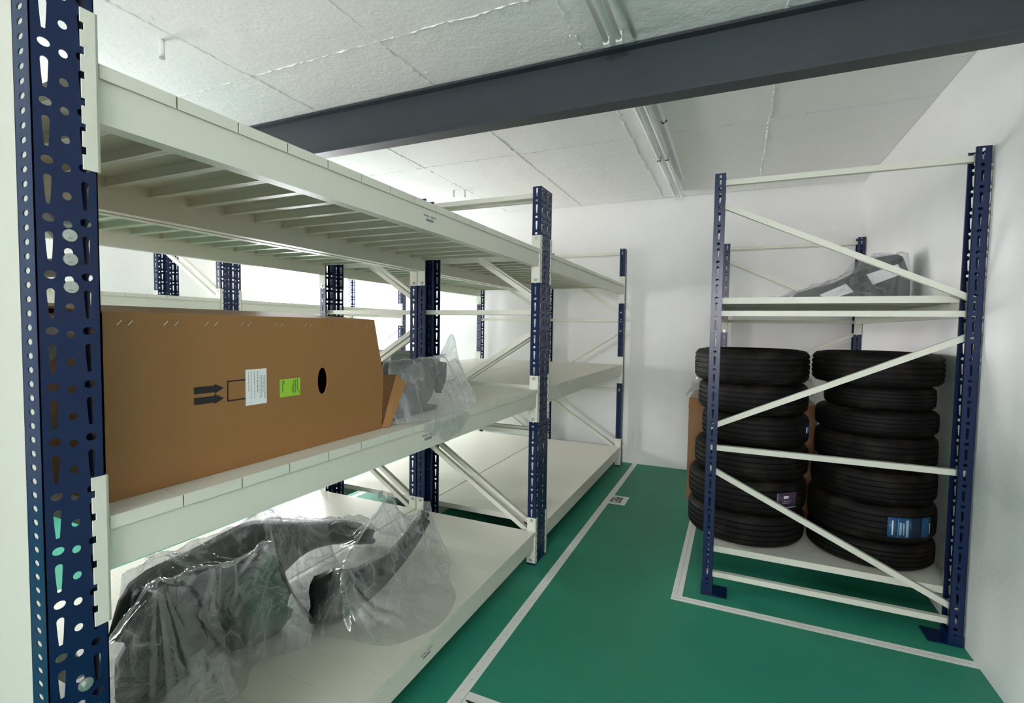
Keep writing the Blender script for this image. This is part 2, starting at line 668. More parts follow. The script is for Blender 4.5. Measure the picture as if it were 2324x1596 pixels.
def upright_mesh(pinned=False):
    """C-post, web outwards at x=0 (facing +x), flanges back to -UD, y from 0 to UW"""
    mb = MB()

    def web(u, z, d):
        return (d, u, z)
    c1, c2 = 0.036, 0.059
    perforated(mb, 0.004, c1, web, 'key')
    perforated(mb, c1, c2, web, 'round')
    perforated(mb, c2, UW - 0.004, web, 'key')
    flat(mb, 0.0, 0.004, 0, UH, web, UT)
    flat(mb, UW - 0.004, UW, 0, UH, web, UT)

    def fl0(u, z, d):
        return (-u, -d, z)

    def fl1(u, z, d):
        return (-u, UW + d, z)
    fk = 0.046
    for pl, kd in ((fl0, 'pin' if pinned else 'key'), (fl1, 'key')):
        flat(mb, 0.0, 0.012, 0, UH, pl, UT)
        perforated(mb, 0.012, fk, pl, kd)
        flat(mb, fk, UD, 0, UH, pl, UT)
    # return lips
    mb.box(-UD, -UD + UT, 0.0, 0.010, 0, UH)
    mb.box(-UD, -UD + UT, UW - 0.010, UW, 0, UH)
    me = MB.mesh(mb, 'upright')
    me.materials.append(M['blue'])
    return me


UP = upright_mesh()
UP_PIN = upright_mesh(True)


def connector_mesh(sy, sx=1):
    """end plate of a beam; origin on the post's corner (web plane, flange face) ; beam runs towards +sy"""
    mb = MB()
    h0, h1 = -0.145, 0.145
    mb.box(-0.056, 0.0035, min(0, sy * 0.004), max(0, sy * 0.004), h0, h1)
    # toothed strip lying over the web
    y_in, y_t = -sy * 0.017, -sy * 0.023
    mb.box(0.0005, 0.0035, min(y_in, sy * 0.004), max(y_in, sy * 0.004), h0, h1)
    zt = h0
    teeth = [(-0.145, -0.118), (-0.104, -0.076), (-0.062, -0.030), (-0.016, 0.018), (0.032, 0.062), (0.076, 0.106), (0.120, 0.145)]
    for (a, b) in teeth:
        mb.box(0.0005, 0.0035, min(y_in, y_t), max(y_in, y_t), a, b)
    return mb


def beam_label(parent, x, y, z, sgn):
    """small dark maker's stamp: two rows of worn print"""
    mb = MB()
    t = y - 0.042
    for i in range(13):
        if i == 6:
            t += 0.008
            continue
        mb.box(x, x + 0.0006, t, t + 0.0048, z + 0.004 + 0.001 * (i % 2), z + 0.011 - 0.0012 * (i % 3))
        t += 0.0064
    t = y - 0.026
    for i in range(7):
        mb.box(x, x + 0.0006, t, t + 0.0058, z - 0.013, z - 0.002 - 0.002 * (i % 2))
        t += 0.0074
    mb.build('stamp', M['grey_ink'], parent)


conn_cache = {}


def get_conn(sy):
    if sy not in conn_cache:
        me = connector_mesh(sy).mesh('beam_connector')
        me.materials.append(M['cream'])
        b = MB()
        for dz in (-0.128, 0.128):
            b.tube((-0.028, sy * 0.004, dz), (-0.028, sy * 0.0065, dz), 0.010, 12)
            b.tube((-0.028, sy * 0.0065, dz), (-0.028, sy * 0.011, dz), 0.0065, 6)
        bm_ = b.mesh('bolts')
        conn_cache[sy] = (me, bm_)
    return conn_cache[sy]


KEYHOLE = None


def panel_mesh(d, wd):
    mb = MB()
    t = 0.0015
    mb.box(-d / 2, d / 2, -wd / 2, wd / 2, -t, 0)
    for s_ in (-1, 1):
        mb.box(min(s_ * d / 2, s_ * (d / 2 - t)), max(s_ * d / 2, s_ * (d / 2 - t)), -wd / 2 + 0.0014, wd / 2 - 0.0014, -0.0265, -t)
        y_o, y_i = s_ * wd / 2, s_ * (wd / 2 - t)
        di = d / 2 - 0.048
        mb.box(-di, di, min(y_o, y_i), max(y_o, y_i), -0.034, -t)
        y_l = s_ * (wd / 2 - 0.013)
        mb.box(-di, di, min(y_o, y_l), max(y_o, y_l), -0.0355, -0.034)
    me = mb.mesh('shelf_panel')
    me.materials.append(M['cream'])
    return me


def rack(label, xf, xb, ya, yb, levels, pinned=False, foot=False, npan=16, panel_lo=0.0, stamps=False):
    """one bay: near frame at ya..ya+UW, far frame at yb..yb+UW, front plane xf, back plane xb"""
    root = thing('storage_rack', label, 'rack', ((xf + xb) / 2, ya, 0), 'blue and cream storage racks')
    ox, oy = (xf + xb) / 2, ya

    def L(x, y, z):
        return (x - ox, y - oy, z)
    bolt_me = None
    for y in (ya, yb):
        for x, side in ((xf, 1), (xb, -1)):
            me = UP_PIN if (pinned and y == ya and side == 1) else UP
            if side == 1:
                u = link('upright', me, None, root, L(x, y, 0))
            else:
                u = link('upright', me, None, root, L(x, y + UW, 0), (0, 0, math.pi))
            if foot:
                f = MB().box(-0.135, 0.004, -0.004, UW + 0.03, 0.0, 0.006)
                f.box(-0.058, 0.003, -0.003, UW + 0.003, 0.006, 0.05)
                f.build('foot_plate', M['blue'], u)
            if stamps and y == ya and side == 1:
                for (yy, zz, r) in ((0.049, 1.655, .011), (0.049, 1.612, .011), (0.049, 1.562, .011), (0.055, 0.81, .012)):
                    b = MB()
                    b.tube((0, yy, zz), (0.003, yy, zz), r, 16)
                    b.tube((0.003, yy, zz), (0.009, yy, zz), r * 0.55, 6)
                    b.build('bolt', M['zinc'], u)
        # braces
        xm0, xm1 = xb + 0.012, xf - 0.012
        yc = y + UW / 2

        def br(x0, z0, x1, z1):
            MB().bar(L(x0, yc, z0), L(x1, yc, z1), 0.030, 0.029).build('brace', M['white_enamel'] if False else M['cream'], root)
        for z in (0.10, 0.834, 1.598, 2.322):
            br(xm0, z, xm1, z)
        br(xm0, 2.215, xm1, 1.662)
        br(xm1, 1.500, xm0, 0.948)
        br(xm0, 0.718, xm1, 0.160)
    yi0, yi1 = ya + UW, yb
    for z in levels:
        for x, side in ((xf, 1), (xb, -1)):
            mb = MB()
            x0, x1 = sorted((x - side * 0.0075, x - side * 0.048))
            poly = [(x0 - ox, z - 0.108), (x1 - ox, z - 0.108), (x1 - ox, z - 0.0015), (x0 - ox, z - 0.0015)]
            mb.prism([(a, b) for (a, b) in poly], 1, yi0 + 0.004 - oy, yi1 - 0.004 - oy)
            b = mb.build('beam', M['cream'], root)
            cz = max(z - 0.060, 0.147)
            for (yy, sy) in ((yi0, 1), (yi1, -1)):
                s2 = sy if side == 1 else -sy
                me, bo = get_conn(s2)
                c = link('connector', me, None, b, L(x, yy, cz), None if side == 1 else (0, 0, math.pi))
                link('connector_bolts', bo, M['zinc'], b, L(x, yy, cz), None if side == 1 else (0, 0, math.pi))
            if stamps and side == 1:
                beam_label(b, x - 0.0074 - ox, 1.672 - oy, z - 0.060, 1)
        y0, y1 = yi0 + 0.006 + panel_lo, yi1 - 0.006
        wd = (y1 - y0) / npan
        pm = panel_mesh(xf - xb - 0.002, wd - 0.0009)
        for i in range(npan):
            link('shelf_panel', pm, None, root, L(ox, y0 + wd * (i + 0.5), z))
    return root


LV = (1.985, 1.118, 0.2185)
XF, XB = -1.107, -2.003
X2F, X2B = -2.013, -2.903
Y0, Y1, Y2, Y3 = 0.450, 2.868, 2.966, 5.395
r1 = rack('blue and cream rack nearest the camera, holding the big brown box', XF, XB, Y0, Y1, LV, pinned=True, stamps=True)
# closed end sheet on the nearest frame
MB().box(XB + 0.01 - (XF + XB) / 2, XF - 0.005 - (XF + XB) / 2, 0.0021, 0.0034, 0.0, UH).build('end_panel', M['panel_paint'], r1)
rack('empty-shelved blue and cream rack beside the white floor line, touching the back wall', XF, XB, Y2, Y3, LV)
rack('blue and cream rack behind the big brown box, back to back with the nearest rack', X2F, X2B, Y0, Y1, LV)
rack('blue and cream rack back to back with the empty front rack, touching the back wall', X2F, X2B, Y2, Y3, LV)
rack('blue and cream rack across the far aisle, left of the window, seen above the box', -4.03, -4.95, Y0, Y1, (1.712,))
rack('blue and cream rack across the far aisle, standing in front of the bright window', -4.03, -4.95, Y2, Y3, (1.712,))
rack('blue and cream rack against the right wall, loaded with two stacks of tyres', 1.042, -0.131, 3.0, 5.42, (1.690, 0.240), foot=True)


# ------------------------------------------------------------------ floor markings
def floor_tape(label, segs, parts=None):
    root = thing('floor_tape', label, 'floor marking', (segs[0][0], segs[0][2], 0), 'white floor marking tapes')
    for (x0, x1, y0, y1) in segs:
        MB().box(x0 - segs[0][0], x1 - segs[0][0], y0 - segs[0][2], y1 - segs[0][2], 0.0002, 0.0014).build('tape_strip', M['tape'], root)
    return root


lt = floor_tape('long white line taped on the green floor beside the left racks', [(-1.002, -0.951, -1.2, 5.58)])
sc_ = MB()
for i in range(90):
    y = 0.2 + 5.3 * i / 90 + random.uniform(-0.02, 0.02)
    x, r = 0.026 + random.gauss(0, 0.004), random.uniform(0.0012, 0.0028)
    sc_.add([(x + r * math.cos(a) * random.uniform(.6, 1.2), y + 1.2 + 1.6 * r * math.sin(a), 0.0017) for a in [k_ * 1.0472 for k_ in range(6)]], [(0, 1, 2, 3, 4, 5)])
tag(sc_.build('scuff_marks', M['grey_ink'], lt), kind='stuff')
rt = floor_tape('white taped corner on the green floor around the tyre rack',
                [(-0.281, -0.225, 2.893, 5.58), (-0.281, 1.05, 2.838, 2.893)])
# dark seam lines of the doubled tape
for (x0, x1, y0, y1) in ((-0.254, -0.2525, 2.90, 5.58), (-0.27, 1.03, 2.8645, 2.866)):
    MB().box(x0 + 0.281, x1 + 0.281, y0 - 2.893, y1 - 2.893, 0.0014, 0.0017).build('tape_joint', M['grey_ink'], rt)
floor_tape('white line taped in the far aisle, glimpsed under the racks', [(-3.03, -2.98, -1.0, 5.58)])


def floor_plate(label, body, x0, x1, y0, y1):
    root = thing('floor_label', label, 'label', ((x0 + x1) / 2, (y0 + y1) / 2, 0.0), 'white location labels on the floor')
    hx, hy = (x1 - x0) / 2, (y1 - y0) / 2
    MB().box(-hx, hx, -hy, hy, 0.0016, 0.0026).build('label_sheet', M['tape'], root)
    me = text_mesh(body, 0.132)
    for v in me.vertices:
        v.co.x *= 0.50
    t = link('lettering', me, M['black_ink'], root, (-0.010, 0.0, 0.0030), (0, 0, math.pi / 2))
    return root


floor_plate('small white floor label reading GB06, far along the line', 'GB06', -0.965, -0.814, 4.192, 4.42)
floor_plate('white floor label at the bottom edge of the picture, mostly cut off', 'GB04', -0.948, -0.80, 1.505, 1.737)


# ------------------------------------------------------------------ ceiling fittings
def lamp(y0, y1, label):
    root = thing('ceiling_lamp', label, 'lamp', (-0.572, (y0 + y1) / 2, ZC), 'twin tube ceiling lamps')
    h = (y1 - y0) / 2
    MB().prism([(-0.045, 0.0), (0.045, 0.0), (0.028, -0.034), (-0.028, -0.034)], 1, -h, h).build('lamp_body', M['white_enamel'], root)
    for s_ in (-1, 1):
        b = MB().tube((s_ * 0.030, -h + 0.02, -0.050), (s_ * 0.030, h - 0.02, -0.050), 0.013, 12)
        b.build('tube', M['tube'], root, True)
        for e in (-1, 1):
            MB().box(s_ * 0.030 - 0.014, s_ * 0.030 + 0.014, e * h - 0.014, e * h + 0.014, -0.066, -0.02).build('tube_holder', M['white_enamel'], root)
    return root


lamp(1.17, 2.385, 'white twin tube lamp on the ceiling, in front of the steel beam')
lamp(2.93, 4.135, 'white twin tube lamp on the ceiling, just behind the steel beam')
lamp(4.14, 5.335, 'white twin tube lamp on the ceiling, ending at the back wall')


def conduit(label, pts, r=0.012):
    mb = MB()
    for a, b in zip(pts, pts[1:]):
        mb.tube(a, b, r, 8)
    tag(mb.build('conduit', M['white_enamel'], smooth=True), label, 'pipe')


conduit('white cable conduit on the ceiling, before the steel beam', [(-0.485, 1.2, ZC - 0.012), (-0.485, 2.45, ZC - 0.012)])
conduit('white cable conduit on the ceiling, behind the steel beam', [(-0.485, 2.66, ZC - 0.012), (-0.485, 4.9, ZC - 0.012)])


def stub(x, y, label, r=0.012, h=0.085):
    root = thing('ceiling_stub', label, 'pipe', (x, y, ZC), 'short pipe stubs hanging from the ceiling')
    MB().tube((0, 0, 0), (0, 0, -h), r, 12).build('pipe', M['ceiling'], root, True)
    MB().tube((0, 0, -h), (0, 0, -h - 0.008), r * 1.15, 12).build('end_cap', M['zinc'], root)


stub(-2.657, 1.598, 'short white pipe stub hanging from the ceiling above the near racks')
stub(-2.70, 4.487, 'left one of two tiny pipe stubs on the far ceiling', 0.010, 0.06)
stub(-2.593, 4.529, 'right one of two tiny pipe stubs on the far ceiling', 0.010, 0.06)


def clip(x, y, label, pts):
    mb = MB()
    for a, b in zip(pts, pts[1:]):
        mb.tube(a, b, 0.007, 6)
    o = mb.build('cable_clip', M['dark_hole'])
    tag(o, label, 'clip', 'black cable clips on the ceiling')


clip(0, 0, 'black cable tie beside the front ceiling lamp, at the top of the picture',
     [(-0.515, 2.10, ZC - 0.004), (-0.505, 2.13, ZC - 0.02), (-0.49, 2.15, ZC - 0.010), (-0.465, 2.12, ZC - 0.012), (-0.455, 2.09, ZC - 0.004)])
clip(0, 0, 'black cable clip on the conduit behind the beam', [(-0.50, 3.52, ZC - 0.004), (-0.488, 3.50, ZC - 0.026), (-0.47, 3.52, ZC - 0.004)])


# ------------------------------------------------------------------ cardboard box
def carton_big():
    x0 = -1.19
    root = thing('cardboard_box', 'long brown cardboard box lying on its side on the middle shelf, end flap open', 'box', (x0, 0.588, 1.1185))
    H = 0.398
    fr = [(0.0, 0.0), (0.887, 0.0), (0.896, 0.20), (0.846, H), (0.0, H)]      # (y, z) front outline
    D = 0.46
    mb = MB()
    # front panel with an oval hand hole
    hc = (0.599, 0.2045)
    hole = [(hc[0] + 0.021 * math.copysign(abs(math.cos(a)) ** .8, math.cos(a)), hc[1] + 0.042 * math.sin(a)) for a in [2 * math.pi * i / 20 for i in range(20)]]
    bmx = bmesh.new()
    for dx in (0.0, -0.005):
        ov = [bmx.verts.new((dx, a, b)) for (a, b) in fr]
        hv = [bmx.verts.new((dx, a, b)) for (a, b) in hole]
        es = [bmx.edges.new((ov[i], ov[(i + 1) % len(ov)])) for i in range(len(ov))]
        es += [bmx.edges.new((hv[i], hv[(i + 1) % 20])) for i in range(20)]
        bmesh.ops.triangle_fill(bmx, edges=es, use_beauty=True, normal=(1, 0, 0))
    bmx.verts.ensure_lookup_table()
    n = len(fr) + 20
    for i in range(20):
        a, b = bmx.verts[5 + i], bmx.verts[5 + (i + 1) % 20]
        c, d = bmx.verts[n + 5 + (i + 1) % 20], bmx.verts[n + 5 + i]
        bmx.faces.new((a, b, c, d))
    me = bpy.data.meshes.new('front_panel')
    bmesh.ops.recalc_face_normals(bmx, faces=bmx.faces)
    bmx.to_mesh(me)
    bmx.free()
    link('front_panel', me, M['card'], root)
    # floor, back, left end and the top that rises slightly to the rear
    mb.box(-D, -0.005, 0.0, 0.885, 0.0, 0.005)
    mb.box(-D, -D + 0.005, 0.0, 0.86, 0.005, H + 0.024)
    mb.box(-D + 0.005, -0.005, 0.0, 0.005, 0.005, H)
    mb.add([(0.0, 0, H), (0.0, 0.846, H), (-D, 0.86, H + 0.026), (-D, 0, H + 0.026),
            (0.0, 0, H + 0.005), (0.0, 0.846, H + 0.005), (-D, 0.86, H + 0.031), (-D, 0, H + 0.031)],
           [(0, 3, 2, 1), (4, 5, 6, 7), (0, 1, 5, 4), (1, 2, 6, 5), (2, 3, 7, 6), (3, 0, 4, 7)])
    mb.build('box_body', M['card'], root)
    # unseen sheet added to block daylight, keeps the hand hole dark
    mb2 = MB().box(-D + 0.006, -0.006, 0.838, 0.842, 0.006, H - 0.002)
    mb2.build('end_light_block', M['card_dark'], root)
    # open end flap, creased in two
    t = 0.004
    hinge = [(0.0, 0.894, 0.200), (0.0, 0.887, 0.0)]
    A = (-0.045, 1.005, 0.195)
    B = (-0.010, 0.905, 0.005)

    def slab(name, pts, m, th):
        v = [Vector(p) for p in pts]
        nrm = (v[1] - v[0]).cross(v[2] - v[0]).normalized() * th
        k_ = len(v)
        vv = v + [p - nrm for p in v]
        f = [tuple(range(k_)), tuple(range(2 * k_ - 1, k_ - 1, -1))] + [(i, (i + 1) % k_, k_ + (i + 1) % k_, k_ + i) for i in range(k_)]
        return MB().add(vv, f).build(name, m, root)
    slab('flap', [(0.001, 0.896, 0.198), (0.001, 0.887, 0.06), (-0.004, 0.898, 0.012), (-0.030, 1.010, 0.19)], M['card_dark'], 0.004)
    slab('flap', [(-0.028, 1.012, 0.191), (0.0, 0.892, 0.004), (0.014, 0.918, 0.0), (-0.006, 1.045, 0.152)], M['card'], 0.004)
    # prints and labels on the front, given as (y, z) in room numbers
    def Y(y):
        return y - 0.588

    def Z(z):
        return z - 1.1185
    for zc, dz in ((1.3355, 0.0), (1.3095, 0.0)):
        y0, y1 = 0.775, 0.852
        poly = [(y0, -0.0085), (y0 + 0.052, -0.0085), (y0 + 0.052, -0.0125), (y1, 0.0), (y0 + 0.052, 0.0125), (y0 + 0.052, 0.0085), (y0, 0.0085)]
        MB().prism([(Y(a), Z(zc + b)) for (a, b) in poly], 0, 0.0002, 0.0006).build('printed_arrow', M['black_ink'], root)
    fm = MB()
    for (a, b, c, d) in ((0.861, 0.8645, 1.2985, 1.3525), (0.8645, 0.916, 1.349, 1.3525), (0.8645, 0.916, 1.2985, 1.302)):
        fm.box(0.0002, 0.0006, Y(a), Y(b), Z(c), Z(d))
    fm.build('printed_frame', M['black_ink'], root)
    lb = MB().box(0.0004, 0.0010, Y(0.914), Y(0.979), Z(1.280), Z(1.377)).build('address_label', M['paper'], root)
    tx = MB()
    for i, yy in enumerate((0.922, 0.930, 0.940, 0.949, 0.957, 0.962, 0.967, 0.972)):
        z = 1.371 - (0.012 if i > 3 else 0.0)
        while z > 1.300 + (0.02 if i % 3 == 0 else 0):
            l = random.uniform(0.002, 0.009)
            tx.box(0.0010, 0.0012, Y(yy), Y(yy + (0.0022 if i in (3, 7) else 0.0014)), Z(z - l), Z(z))
            z -= l + random.uniform(0.0012, 0.003)
    tx.build('printed_text', M['grey_ink'], lb)
    gl = MB().box(0.0004, 0.0010, Y(1.023), Y(1.097), Z(1.289), Z(1.341)).build('lime_label', M['green_label'], root)
    tx = MB()
    for (yy, za, zb) in ((1.031, 1.305, 1.336), (1.036, 1.330, 1.337), (1.066, 1.300, 1.322), (1.071, 1.296, 1.334), (1.077, 1.302, 1.336), (1.084, 1.310, 1.338), (1.090, 1.293, 1.303)):
        z = zb
        while z > za:
            l = random.uniform(0.002, 0.006)
            tx.box(0.0010, 0.0012, Y(yy), Y(yy + 0.0028), Z(z - l), Z(z))
            z -= l + 0.0016
    tx.build('printed_text', M['green_ink'], gl)
    # pairs of slanted staples along the top edge
    sy = [0.618, 0.639, 0.712, 0.736, 0.809, 0.833, 0.905, 0.926, 1.010, 1.031, 1.118, 1.138, 1.217, 1.236, 1.308, 1.326, 1.392, 1.410]
    st = MB().add([(0.0005, -0.0055, -0.005), (0.0005, -0.0040, -0.0055), (0.0005, 0.0055, 0.005), (0.0005, 0.0040, 0.0055),
                   (0.0022, -0.0055, -0.005), (0.0022, -0.0040, -0.0055), (0.0022, 0.0055, 0.005), (0.0022, 0.0040, 0.0055)],
                  [(4, 5, 6, 7), (0, 1, 5, 4), (1, 2, 6, 5), (2, 3, 7, 6), (3, 0, 4, 7), (3, 2, 1, 0)]).mesh('staple')
    for y in sy:
        link('staple', st, M['staple'], root, (0, Y(y), Z(1.4985)))


carton_big()


# ------------------------------------------------------------------ draped polythene
def smooth_loop(pts, k=5):
    out = []
    n = len(pts)
    P = [np.array(p, float) for p in pts]
    for i in range(n):
        a, b, c, d = P[i - 1], P[i], P[(i + 1) % n], P[(i + 2) % n]
        for j in range(k):
            u = j / k
            out.append(tuple(0.5 * ((2 * b) + (-a + c) * u + (2 * a - 5 * b + 4 * c - d) * u * u + (-a + 3 * b - 3 * c + d) * u ** 3)))
    return out


def drape(name, label, x0, x1, y0, y1, base, supports, outline, seed, m, nx=110, wr=0.010, obst=None, group=None, hang=None):
    """membrane stretched over points (x, y, z, radius), resting on z=base along its ragged outline"""
    r_ = np.random.default_rng(seed)
    ny = int(nx * (y1 - y0) / (x1 - x0))
    X, Y_ = np.meshgrid(np.linspace(x0, x1, nx), np.linspace(y0, y1, ny), indexing='ij')
    outline = smooth_loop(outline)
    # inside test for the outline polygon
    inside = np.zeros_like(X, bool)
    n = len(outline)
    for i in range(n):
        (ax, ay), (bx_, by) = outline[i], outline[(i + 1) % n]
        c = ((ay > Y_) != (by > Y_))
        with np.errstate(divide='ignore', invalid='ignore'):
            xi = (bx_ - ax) * (Y_ - ay) / (by - ay + 1e-12) + ax
        inside ^= c & (X < xi)
    ob = np.full_like(X, base)
    for (sx, sy, sz, sr) in supports:
        d = np.sqrt((X - sx) ** 2 + (Y_ - sy) ** 2)
        ob = np.maximum(ob, np.where(d < sr, sz - 0.25 * d, base))
    if obst:
        for (ax, ay, az, bx_, by, bz) in obst:      # ridge segments
            dx, dy = bx_ - ax, by - ay
            t = np.clip(((X - ax) * dx + (Y_ - ay) * dy) / (dx * dx + dy * dy), 0, 1)
            d = np.sqrt((X - ax - t * dx) ** 2 + (Y_ - ay - t * dy) ** 2)
            ob = np.maximum(ob, np.where(d < 0.02, az + t * (bz - az) - 0.3 * d, base))
    h = ob.copy()
    for it in range(1500):
        g = h.copy()
        g[1:-1, 1:-1] = 0.25 * (h[2:, 1:-1] + h[:-2, 1:-1] + h[1:-1, 2:] + h[1:-1, :-2])
        g[~inside] = base
        h = np.maximum(g, ob)
    # sag + radial creases
    lift = (h - base)
    cre = np.zeros_like(h)
    for (sx, sy, sz, sr) in supports:
        a = np.arctan2(Y_ - sy, X - sx)
        d = np.sqrt((X - sx) ** 2 + (Y_ - sy) ** 2)
        ph = r_.uniform(0, 6.28, 4)
        rid = sum(np.abs(np.sin(a * k_ * 0.5 + ph[i] + 1.5 * d)) for i, k_ in enumerate((5, 8, 13, 21))) / 4 - 0.6
        cre += rid * np.exp(-(d / 0.32) ** 2) * np.minimum(1, d / 0.06)
    fx, fy = r_.uniform(5, 16, 6), r_.uniform(5, 16, 6)
    ph = r_.uniform(0, 6.28, 6)
    rip = sum(np.abs(np.sin(fx[i] * X * 1.7 + fy[i] * Y_ * (1 if i % 2 else -1) * 1.7 + ph[i] + np.sin(Y_ * 9 + ph[i]))) for i in range(6)) / 6 - 0.6
    h = h + np.minimum(1, lift / 0.05) * (cre * wr * 4.2 + rip * wr * 2.6) + 0.003
    h = np.maximum(h, base + 0.003 + 0.004 * (rip + 0.6))
    n = len(outline)
    ids = -np.ones(X.shape, int)
    keep = inside.copy()
    for ax_ in (0, 1):
        for sh in (1, -1):
            keep |= np.roll(keep, sh, ax_)
    v = []
    for i in range(nx):
        for j in range(ny):
            if keep[i, j]:
                ids[i, j] = len(v)
                px, py = X[i, j], Y_[i, j]
                if not inside[i, j]:
                    best = None
                    for q in range(n):
                        (ax, ay), (bx_, by) = outline[q], outline[(q + 1) % n]
                        dx, dy = bx_ - ax, by - ay
                        t = min(1, max(0, ((px - ax) * dx + (py - ay) * dy) / (dx * dx + dy * dy)))
                        d = (px - ax - t * dx) ** 2 + (py - ay - t * dy) ** 2
                        if best is None or d < best[0]:
                            best = (d, ax + t * dx, ay + t * dy)
                    px, py = best[1], best[2]
                v.append((px, py, h[i, j]))
    f = []
    for i in range(nx - 1):
        for j in range(ny - 1):
            q = (ids[i, j], ids[i + 1, j], ids[i + 1, j + 1], ids[i, j + 1])
            if min(q) >= 0 and (inside[i, j] or inside[i + 1, j] or inside[i, j + 1] or inside[i + 1, j + 1]):
                f.append(q)
    me = bpy.data.meshes.new(name)
    cx, cy, cz = (x0 + x1) / 2, (y0 + y1) / 2, base
    me.from_pydata([(a - cx, b - cy, c - cz) for (a, b, c) in v], [], f)
    for p in me.polygons:
        p.use_smooth = True
    o = link(name, me, m, None, (cx, cy, cz))
    return tag(o, label, 'plastic bag', group)


def loft(rows, name, m, parent, th=0.004, smooth=True):
    """sheet lofted through rows of points, with thickness"""
    nr, nc = len(rows), len(rows[0])
    P = np.array(rows, float)
    du = np.gradient(P, axis=0)
    dv = np.gradient(P, axis=1)
    nn = np.cross(du, dv)
    nn /= np.linalg.norm(nn, axis=2, keepdims=True) + 1e-12
    Q = P - nn * th
    v = [tuple(p) for p in P.reshape(-1, 3)] + [tuple(p) for p in Q.reshape(-1, 3)]
    o = nr * nc
    f = []
    for i in range(nr - 1):
        for j in range(nc - 1):
            a = i * nc + j
            f.append((a, a + 1, a + nc + 1, a + nc))
            f.append((o + a, o + a + nc, o + a + nc + 1, o + a + 1))
    for i in range(nr - 1):
        a = i * nc
        f.append((a, a + nc, o + a + nc, o + a))
        a += nc - 1
        f.append((a, o + a, o + a + nc, a + nc))
    for j in range(nc - 1):
        f.append((j, o + j, o + j + 1, j + 1))
        a = (nr - 1) * nc + j
        f.append((a, a + 1, o + a + 1, o + a))
    return MB().add(v, f).build(name, m, parent, smooth)


def smooth_path(pts, n):
    """Catmull-Rom through pts"""
    P = [np.array(p, float) for p in pts]
    P = [2 * P[0] - P[1]] + P + [2 * P[-1] - P[-2]]
    out = []
    segs = len(P) - 3
    for k_ in range(n):
        t = k_ / (n - 1) * segs
        i = min(int(t), segs - 1)
        u = t - i
        a, b, c, d = P[i:i + 4]
        out.append(0.5 * ((2 * b) + (-a + c) * u + (2 * a - 5 * b + 4 * c - d) * u * u + (-a + 3 * b - 3 * c + d) * u ** 3))
    return out


def bumper(label, path, prof, base, m, n=26, group='black car bumpers on the bottom shelf', grille=None):
    """path: (x, y, z_low, z_high, lean); prof: list of (bulge, t)"""
    P = smooth_path(path, n)
    o0 = P[n // 2]
    root = thing('car_bumper', label, 'bumper', (o0[0], o0[1], base), group)
    rows = []
    for i, p in enumerate(P):
        q = P[min(i + 1, n - 1)] - P[max(i - 1, 0)]
        t = np.array([q[0], q[1]])
        t /= np.linalg.norm(t) + 1e-9
        nrm = np.array([t[1], -t[0]])
        row = []
        for (bulge, tt) in prof:
            z = p[2] + (p[3] - p[2]) * tt
            off = bulge + p[4] * tt
            row.append((p[0] + nrm[0] * off - o0[0], p[1] + nrm[1] * off - o0[1], z - base))
        rows.append(row)
    loft(rows, 'bumper_skin', m, root)
    # lower trim bead along the bottom edge
    tr = MB()
    for a, b in zip(rows[::2], rows[2::2]):
        tr.tube(a[0], b[0], 0.008, 6)
    tr.build('lower_trim', M['plastic_grey'], root)
    if grille is not None:
        g = MB()
        i0, i1, j0, j1 = grille
        for j in range(j0, j1):
            for i in range(i0, i1, 1):
                a, b = Vector(rows[i][j]), Vector(rows[i + 1][j])
                g.tube(a, b, 0.006, 5)
        g.build('grille_bar', M['plastic_grey'], root)
    return root


PROF = [(-0.05, 0.0), (-0.01, 0.02), (0.012, 0.16), (0.016, 0.34), (-0.006, 0.42), (0.0, 0.6), (0.012, 0.78), (0.0, 0.93), (-0.045, 1.0)]
DK = 0.2185
bumper('black bumper standing at the left under the polythene on the bottom shelf',
       [(-1.73, 0.865, 0.30, 0.42, 0), (-1.70, 0.93, 0.222, 0.55, -.02), (-1.72, 1.00, 0.222, 0.615, -.03), (-1.76, 1.12, 0.222, 0.50, -.01), (-1.80, 1.24, 0.222, 0.40, 0), (-1.84, 1.36, 0.224, 0.30, 0)],
       PROF, DK, M['plastic_dark'])
bumper('long black bumper at the back of the bottom shelf under shiny polythene',
       [(-1.74, 0.90, 0.235, 0.50, 0), (-1.85, 1.02, 0.226, 0.60, 0), (-1.90, 1.25, 0.226, 0.60, 0), (-1.90, 1.48, 0.235, 0.625, 0), (-1.90, 1.62, 0.30, 0.585, 0), (-1.90, 1.78, 0.36, 0.52, 0), (-1.90, 1.95, 0.34, 0.465, 0), (-1.89, 2.12, 0.28, 0.41, 0), (-1.88, 2.26, 0.224, 0.33, 0)],
       PROF, DK, M['plastic_dark'])
bumper('black bumper under polythene in the middle of the bottom shelf, at the right',
       [(-1.60, 1.52, 0.226, 0.42, 0), (-1.51, 1.57, 0.224, 0.455, 0), (-1.49, 1.70, 0.224, 0.41, 0), (-1.50, 1.85, 0.23, 0.39, 0), (-1.50, 2.0, 0.28, 0.385, 0), (-1.49, 2.12, 0.345, 0.44, 0), (-1.48, 2.22, 0.43, 0.505, 0)],
       PROF, DK, M['plastic_dark'])
bumper('black bumper corner poking up beneath the polythene peak, mid bottom shelf',
       [(-1.74, 1.24, 0.226, 0.50, 0), (-1.66, 1.32, 0.24, 0.61, 0), (-1.64, 1.40, 0.24, 0.58, 0), (-1.70, 1.50, 0.226, 0.40, 0)],
       PROF, DK, M['plastic_dark'], n=14)

